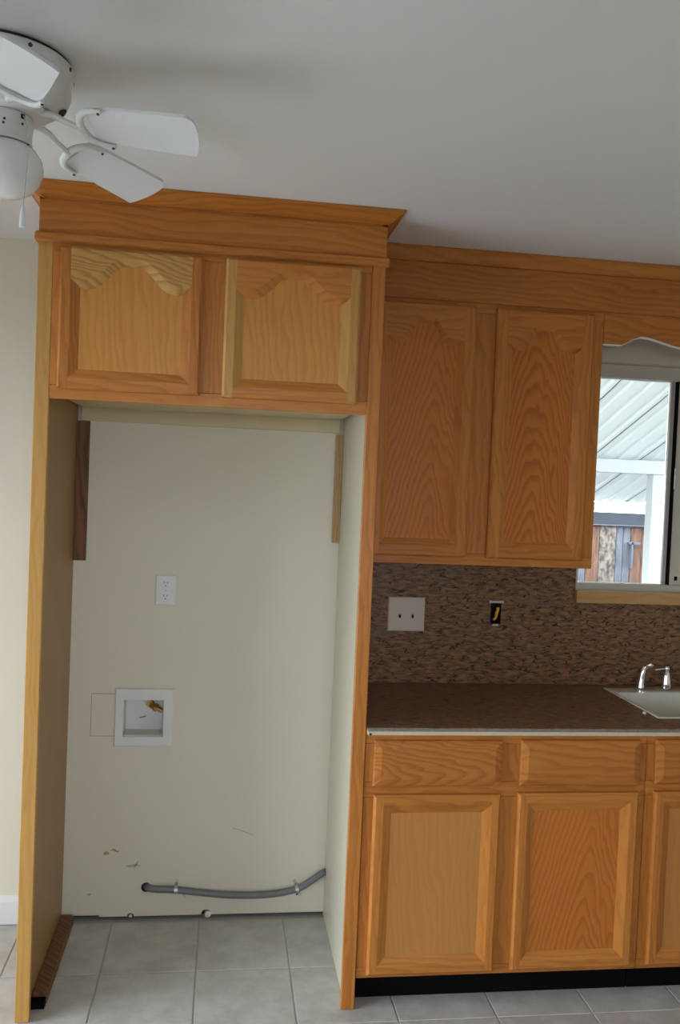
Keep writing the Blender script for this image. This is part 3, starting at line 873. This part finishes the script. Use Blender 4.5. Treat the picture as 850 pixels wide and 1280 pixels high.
# flexible conduit near the floor
cd = empty('conduit', (-.36, -.012, .1)); cdo = cd.location
path = smooth_path([(-.704, .012, .122), (-.692, -.008, .122), (-.660, -.0135, .120), (-.595, -.0135, .1165), (-.50, -.0135, .104), (-.40, -.0135, .093), (-.30, -.0135, .0895), (-.215, -.0135, .094), (-.150, -.0135, .106), (-.110, -.014, .122), (-.070, -.015, .150), (-.040, -.018, .172), (-.0285, -.022, .178)], 12)
bm = bmesh.new(); tube(bm, [p - cdo for p in path], [.0125 + .0007 * (k % 2) for k in range(len(path))], 12)
finish('sleeve', bm, CONDUIT, cd, smooth=True)
for (x, z, tilt) in ((-.592, .117, 0), (-.134, .110, 22)):
    bm = bmesh.new()
    n = 14
    for a, b in zip(range(n), range(1, n + 1)):
        pa, pb = math.pi * a / n, math.pi * b / n
        q = []
        for ang in (pa, pb):
            for r in (.0138, .0155):
                for s in (-.006, .006): q.append(bm.verts.new((s, -.0145 - r * math.sin(ang), r * math.cos(ang))))
        for f in ((0, 1, 5, 4), (2, 3, 7, 6), (0, 2, 6, 4), (1, 3, 7, 5)): bm.faces.new([q[i] for i in f])
    add_box(bm, -.006, .006, -.002, -.0004, .012, .034, .0004)
    add_box(bm, -.006, .006, -.002, -.0004, -.034 if tilt else -.017, -.012, .0004)
    bm.transform(Matrix.Translation(Vector((x, 0, z)) - cdo) @ Matrix.Rotation(R(-tilt), 4, 'Y'))
    st = finish('strap', bm, STEEL, cd)
    bm = bmesh.new(); lathe(bm, [(0, 0), (.0042, 0), (.0035, .002), (0, .0025)], 10)
    bm.transform(Matrix.Translation(Vector((x, -.002, z + (.026 if not tilt else -.026))) - cdo) @ Matrix.Rotation(R(90), 4, 'X'))
    finish('screw', bm, SCREW if tilt else STEEL, st)
tag(cd, 'grey flexible conduit strapped low across the niche wall', 'conduit')
gr = empty('conduit_hole', (-.704, 0, .122))
bm = bmesh.new(); prism(bm, [(.018 * math.cos(k * math.pi / 10), .018 * math.sin(k * math.pi / 10)) for k in range(20)], -.0009, .0004)
finish('rough_hole', bm, DARK, gr)
tag(gr, 'dark round hole in the niche wall where the conduit enters', 'hole')
for (x, r) in ((-.757, .006), (-.470, .0125)):
    bm = bmesh.new(); tube(bm, [(0, .030, .001), (0, -.004, .001), (0, -.006, .001)], [r, r, r * .6], 12)
    tag(finish('pipe_stub', bm, CAULK, loc=(x, 0, .0135), smooth=True),
        'small pale pipe stub in a notch at the foot of the niche wall' if r < .01 else 'larger pale pipe stub in the round notch at the foot of the niche wall', 'pipe')

# ------------------------------------------------------------------ sink window
FY0, FY1 = .055, .115
win = empty('window_1', (1.61, .085, WZ0)); wo = win.location
def wbx(name, x0, x1, y0, y1, z0, z1, m=VINYL, parent=win, bev=.002):
    return box(name, x0, x1, y0, y1, z0, z1, m, parent, bev=bev, off=wo)
g_ = .001
wbx('frame_head', WX0 + g_, WX1 - g_, FY0, FY1, 2.140, WZ1 - g_)
wbx('frame_sill', WX0 + g_, WX1 - g_, FY0, FY1, WZ0 + g_, 1.308)
wbx('frame_jamb', WX0 + g_, .958, FY0, FY1, 1.3085, 2.1395)
wbx('frame_jamb', 2.262, WX1 - g_, FY0, FY1, 1.3085, 2.1395)
wbx('meeting_stile', 1.332, 1.362, .085, .112, 1.3085, 2.1395)
p = wbx('pane', .9585, 1.3315, .098, .101, 1.3085, 2.1395, GLASS, bev=0)
# sliding sash
s1 = wbx('sash_stile', 1.352, 1.395, .058, .082, 1.3085, 2.1395)
wbx('sash_stile', 2.222, 2.2615, .058, .082, 1.3085, 2.1395)
wbx('sash_rail', 1.3955, 2.2215, .058, .082, 1.3085, 1.345)
wbx('sash_rail', 1.3955, 2.2215, .058, .082, 2.102, 2.1395)
wbx('pane', 1.3955, 2.2215, .069, .072, 1.3455, 2.1015, GLASS, bev=0)
lt = box('latch', 1.347, 1.362, .044, .058, 1.70, 1.79, VINYL, win, bev=.004, off=wo)
box('vent_stop', 1.372, 1.384, .054, .059, 1.328, 1.345, BLACK, win, bev=.001, off=wo)
box('gasket', 1.3475, 1.3518, .060, .084, 1.3085, 2.1395, BLACK, win, bev=0, off=wo)
struct(win, 'white framed sliding window over the sink looking onto a patio', 'window')
ws = box('trim_1', .918, 2.32, -.034, .054, 1.2375, 1.2715, oak('oak_window_stool', 'x', 'straight', light=(.62, .36, .15), dark=(.46, .24, .09), contrast=.3), bev=.002)
# the stool only laps the wall face; its tongue reaches into the opening
bm = bmesh.new()
add_box(bm, .918 - 1.6, 2.32 - 1.6, -.036, -.0008, 1.238, 1.286, .002)
me_old = ws.data
bmesh.ops.recalc_face_normals(bm, faces=bm.faces[:])
me = bpy.data.meshes.new('trim_1'); bm.to_mesh(me); bm.free(); me.materials.append(me_old.materials[0])
ws.data = me; ws.location = (1.6, 0, 0)
struct(ws, 'pale oak trim strip below the sink window', 'trim')

# ------------------------------------------------------------------ patio door at the left and added fill window behind the camera (the room's daylight)
pd = empty('door_1', (X0 - .06, (DY0 + DY1) / 2, 0)); po = pd.location
def pbx(name, y0, y1, z0, z1, m=WHITE, xa=X0 - .10, xb=X0 - .05, bev=.002): return box(name, xa, xb, y0, y1, z0, z1, m, pd, bev=bev, off=po)
pbx('frame_head', DY0 + .001, DY1 - .001, DZ - .05, DZ - .001)
pbx('frame_jamb', DY0 + .001, DY0 + .05, .001, DZ - .051)
pbx('frame_jamb', DY1 - .05, DY1 - .001, .001, DZ - .051)
pbx('threshold', DY0 + .051, DY1 - .051, .001, .03)
ym = (DY0 + DY1) / 2
pbx('meeting_stile', ym - .03, ym + .03, .031, DZ - .051)
pbx('pane', DY0 + .051, ym - .031, .031, DZ - .051, GLASS, X0 - .077, X0 - .073, 0)
pbx('pane', ym + .031, DY1 - .051, .031, DZ - .051, GLASS, X0 - .077, X0 - .073, 0)
struct(pd, 'white framed sliding glass patio door', 'door')
w2 = empty('fill_window', ((BX0 + BX1) / 2, Y0 - .06, BZ0)); w2o = w2.location
def w2b(name, x0, x1, z0, z1, m=WHITE, ya=Y0 - .10, yb=Y0 - .05, bev=.002): return box(name, x0, x1, ya, yb, z0, z1, m, w2, bev=bev, off=w2o)
w2b('frame_head', BX0 + .001, BX1 - .001, BZ1 - .045, BZ1 - .001)  # frame of the added fill window
w2b('frame_sill', BX0 + .001, BX1 - .001, BZ0 + .001, BZ0 + .045)
w2b('frame_jamb', BX0 + .001, BX0 + .045, BZ0 + .0455, BZ1 - .0455)
w2b('frame_jamb', BX1 - .045, BX1 - .001, BZ0 + .0455, BZ1 - .0455)
xm = (BX0 + BX1) / 2
w2b('meeting_stile', xm - .025, xm + .025, BZ0 + .0455, BZ1 - .0455)
w2b('pane', BX0 + .0455, xm - .0255, BZ0 + .0455, BZ1 - .0455, GLASS, Y0 - .077, Y0 - .073, 0)
w2b('pane', xm + .0255, BX1 - .0455, BZ0 + .0455, BZ1 - .0455, GLASS, Y0 - .077, Y0 - .073, 0)
struct(w2, 'white framed window added behind the camera for fill light', 'window')

# ------------------------------------------------------------------ ceiling fan
AX, AY = -.940, -1.405
fan = empty('ceiling_fan', (AX, AY, H))
tag(fan, 'white six blade flush mount ceiling fan with opal globe light and pull chain', 'ceiling fan')
def fl_(name, prof, m=FANW, seg=48, parent=fan, c=(0, 0, 0)):
    bm = bmesh.new(); lathe(bm, prof, seg, c); return finish(name, bm, m, parent, smooth=True)
fl_('mounting_ring', [(.118, -.0006), (.124, -.0006), (.124, -.006), (.118, -.006)], SCREW)
hs = fl_('motor_housing', [(.05, -.0065), (.127, -.0065), (.130, -.009), (.130, -.028), (.127, -.031), (.1265, -.036), (.1265, -.060), (.122, -.074), (.112, -.086), (.098, -.094), (.090, -.096), (.088, -.099), (.05, -.099)])
for a in (-118, -98, -78, -58, -10, 20, 60, 100, 140, 180, 220):
    bm = bmesh.new(); lathe(bm, [(0, 0), (.0042, 0), (.0042, .002), (0, .003)], 10)
    bm.transform(Matrix.Rotation(R(a), 4, 'Z') @ Matrix.Translation((.130, 0, -.018)) @ Matrix.Rotation(R(90), 4, 'Y'))
    finish('screw', bm, SCREW, hs)
fl_('rotor', [(.04, -.0995), (.083, -.0995), (.085, -.103), (.080, -.112), (.060, -.116), (.04, -.116)])
for a in (-48, 12, 72, 132, 192, 252):
    bm = bmesh.new(); lathe(bm, [(0, 0), (.014, 0), (.014, .0015), (0, .0015)], 16)
    bm.transform(Matrix.Rotation(R(a), 4, 'Z') @ Matrix.Translation((.1085, 0, -.0895)) @ Matrix.Rotation(R(140), 4, 'Y') @ Matrix.Diagonal((.8, 1.3, 1, 1)))
    finish('vent', bm, DARK, hs)
sh = fl_('switch_housing', [(.03, -.1165), (.053, -.1165), (.055, -.120), (.0545, -.135), (.0525, -.150), (.0525, -.165), (.054, -.168), (.054, -.172), (.03, -.172)])
for (a, z) in ((-78, -.139), (-80, -.147), (-40, -.14), (40, -.14), (160, -.14)):
    bm = bmesh.new(); lathe(bm, [(0, 0), (.0026, 0), (.0026, .0015), (0, .002)], 8)
    bm.transform(Matrix.Rotation(R(a), 4, 'Z') @ Matrix.Translation((.0535, 0, z)) @ Matrix.Rotation(R(90), 4, 'Y'))
    finish('screw', bm, SCREW, sh)
fl_('globe', [(.044, -.1725), (.050, -.1735), (.062, -.181), (.072, -.195), (.0765, -.212), (.0755, -.229), (.069, -.246), (.057, -.260), (.040, -.270), (.020, -.2755), (0, -.277)], OPAL)
# blades
outline = [(.176, -.040), (.178, -.030), (.178, .030), (.176, .040), (.200, .049), (.28, .054), (.384, .057), (.391, .040), (.398, .015), (.402, -.012), (.402, -.034), (.397, -.048), (.386, -.056), (.28, -.053), (.200, -.048)]
def blade_local(r, w, dz=0):
    p = R(-17.5)
    return Vector((r, w * math.cos(p) - 0, -.128 - (r - .18) * .105 + w * math.sin(p) + dz))
bm = bmesh.new()
tp = [bm.verts.new(blade_local(r, w, .003)) for r, w in outline]
bt = [bm.verts.new(blade_local(r, w, -.003)) for r, w in outline]
bm.faces.new(tp); bm.faces.new(bt[::-1])
for i in range(len(outline)):
    k = (i + 1) % len(outline); bm.faces.new((tp[i], tp[k], bt[k], bt[i]))
blade = finish('blade', bm, FANB, fan)
# blade iron: arm from the rotor, then a C whose two prongs grip the blade from below
bm = bmesh.new()
arm = smooth_path([(.070, 0, -.108), (.100, 0, -.112), (.125, 0, -.124), (.150, 0, -.134), (.160, 0, -.135)], 5)
tube(bm, arm, [.009] * 8 + [.008] * (len(arm) - 8), 10, .75)
cpts = [(.215, .050), (.196, .0485), (.178, .043), (.166, .030), (.160, .014), (.158, 0), (.160, -.014), (.166, -.030), (.178, -.043), (.196, -.0485), (.215, -.050)]
cp = smooth_path([blade_local(r, w, -.0075) for r, w in cpts], 4)
tube(bm, cp, [.0050 + .0040 * math.sin(math.pi * k / (len(cp) - 1)) for k in range(len(cp))], 10, .8)
iron = finish('blade_iron', bm, FANW, blade, smooth=True)
bm = bmesh.new()
scr = []
bm.free()
for s in (-1, 1):
    bm = bmesh.new()
    c = blade_local(.210, s * .0495, -.0115); lathe(bm, [(0, -.002), (.003, -.002), (.003, .003), (0, .003)], 8, c)
    scr.append(finish('screw', bm, SCREW, blade))
blades = [blade]
TH = -11.9
for k in range(1, 6):
    b2 = blade.copy(); C.objects.link(b2); b2.parent = fan; b2.rotation_euler = (0, 0, R(TH + 60 * k))
    for ch in [iron] + scr:
        c2 = ch.copy(); C.objects.link(c2); c2.parent = b2
blade.rotation_euler = (0, 0, R(TH))
# pull chain
bm = bmesh.new()
A = Vector((.042, -.036, -.126)); 
cpth = smooth_path([A, (.047, -.046, -.130), (.058, -.060, -.165), (.061, -.064, -.20), (.057, -.064, -.26), (.054, -.063, -.312)], 8)
tube(bm, cpth, .0011, 6)
pc = finish('pull_chain', bm, STEEL, fan, smooth=True)
bm = bmesh.new(); lathe(bm, [(0, 0), (.0055, -.0005), (.0068, -.004), (.0062, -.020), (.0045, -.032), (.0025, -.042), (0, -.043)][::-1], 14, (.054, -.063, -.310))
for v in bm.verts: v.co.z = -.310 - .043 - (v.co.z + .310)
finish('chain_fob', bm, PLAST, pc, smooth=True)
bm = bmesh.new(); bmesh.ops.create_icosphere(bm, subdivisions=2, radius=.0024, matrix=Matrix.Translation((.0605, -.0635, -.190)))
finish('chain_joint', bm, SCREW, pc)
bm = bmesh.new(); lathe(bm, [(0, -.004), (.004, -.004), (.0045, .004), (0, .004)], 12, A)
finish('chain_outlet', bm, SCREW, pc)

# ------------------------------------------------------------------ patio outside the window
struct(box('bounce_slab', X0 - 6.5, X0 - .125, -9, 3, -.449, -.12, plain('pale_bounce_concrete', (.46, .455, .44), .9, var=.08, scale=2), bev=0), 'unseen pale slab added outside the glass door to bounce light indoors', 'bounce slab')  # unseen pale slab, added to bounce daylight up to the ceiling
gnd = box('ground', -30, 30, -30, 30, -.55, -.45, GROUND, bev=0)
struct(gnd, 'concrete patio ground outside', 'ground')
cov = empty('patio_cover', (2.4, 1.9, 2.3)); cvo = cov.location
RS = .33
def roof_z(y): return 1.955 - RS * (y - 2.5)
PW = .365
def roof_panel_mesh():
    bm = bmesh.new()
    prof = []
    n = 3
    for k in range(n):
        xa = k * PW / n
        prof += [(xa, 0), (xa + .040, 0), (xa + .052, .012), (xa + .080, .012), (xa + .092, 0)]
    prof.append((PW + .015, -.001)); prof.append((PW + .015, .0025))
    ya, yb = .16, 3.52
    A = [bm.verts.new((x, ya, roof_z(ya) + z)) for x, z in prof]; B = [bm.verts.new((x, yb, roof_z(yb) + z)) for x, z in prof]
    for i in range(len(prof) - 1): bm.faces.new((A[i], A[i + 1], B[i + 1], B[i]))
    bm.transform(Matrix.Translation((0, -cvo.y, -cvo.z)))
    me = bpy.data.meshes.new('roof_sheet'); bm.to_mesh(me); bm.free(); me.materials.append(ROOFM)
    return me
rm = roof_panel_mesh()
for k in range(17):
    o = bpy.data.objects.new('roof_sheet', rm); C.objects.link(o); o.parent = cov
    o.location = (-.10 + k * PW - cvo.x, 0, .0012 * (k % 2))
for k in range(1, 16):                                        # shadow lines of the sheet overlaps, put in as dark strips
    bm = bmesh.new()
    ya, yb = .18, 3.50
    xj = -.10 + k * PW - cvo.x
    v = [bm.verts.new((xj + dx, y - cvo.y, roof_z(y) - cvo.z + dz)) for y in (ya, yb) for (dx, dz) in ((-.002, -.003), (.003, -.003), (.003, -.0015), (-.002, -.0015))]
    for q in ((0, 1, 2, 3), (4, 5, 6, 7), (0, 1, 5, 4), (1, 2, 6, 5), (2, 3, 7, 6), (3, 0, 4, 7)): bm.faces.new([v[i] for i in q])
    finish('lap_shadow', bm, OUTGREY, cov)
def obx(name, x0, x1, y0, y1, z0, z1, m, parent=cov, off=cvo): return box(name, x0, x1, y0, y1, z0, z1, m, parent, off=off, bev=.004)
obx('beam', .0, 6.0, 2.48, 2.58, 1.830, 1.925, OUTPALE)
obx('beam', .0, 6.0, 3.42, 3.50, 1.540, 1.612, OUTWHITE)
obx('eave_board', .0, 6.0, 3.405, 3.50, 1.435, 1.532, OUTGREY)
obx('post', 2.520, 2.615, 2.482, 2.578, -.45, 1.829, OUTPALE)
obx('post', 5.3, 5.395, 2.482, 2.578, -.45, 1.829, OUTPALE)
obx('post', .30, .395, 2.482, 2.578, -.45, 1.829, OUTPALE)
tag(cov, 'white patio cover with ribbed translucent roof outside the window', 'patio cover')
fe = empty('fence', (3.2, 4.2, -.45)); feo = fe.location
x = 1.6; k = 0
mats = [FENCE_G, FENCE_R, FENCE_B, FENCE_G, FENCE_R, FENCE_R]
plan = [(2.60, 2.735, FENCE_G), (2.74, 2.80, FENCE_G), (2.805, 2.925, FENCE_R), (2.93, 3.085, FENCE_B), (3.09, 3.150, FENCE_G), (3.155, 3.225, FENCE_G), (3.23, 3.33, FENCE_R), (3.335, 3.40, FENCE_R), (3.405, 3.475, FENCE_G)]
x = 3.48
while x < 6.2:
    w = random.choice((.12, .14, .15)); plan.append((x, x + w - .005, random.choice((FENCE_G, FENCE_R, FENCE_R)))); x += w
x = 2.595
while x > .6:
    w = random.choice((.12, .14, .15)); plan.append((x - w + .005, x, random.choice((FENCE_G, FENCE_R)))); x -= w
for i, (a, b, m) in enumerate(plan):
    box('board', a, b, 4.2 + random.uniform(-.006, .006), 4.222, -.44, 1.50 + random.uniform(-.02, .02), m, fe, off=feo, bev=.003)
box('rail', .6, 6.2, 4.16, 4.195, 1.40, 1.47, OUTGREY, fe, off=feo)
box('rail', .6, 6.2, 4.16, 4.195, .15, .24, OUTGREY, fe, off=feo)
box('hinge_plate', 3.19, 3.30, 4.150, 4.19, 1.235, 1.255, OUTGREY, fe, off=feo)
box('hinge_plate', 3.215, 3.235, 4.150, 4.19, 1.02, 1.26, OUTGREY, fe, off=feo)
tag(fe, 'weathered grey and reddish wooden board fence beyond the patio', 'fence')
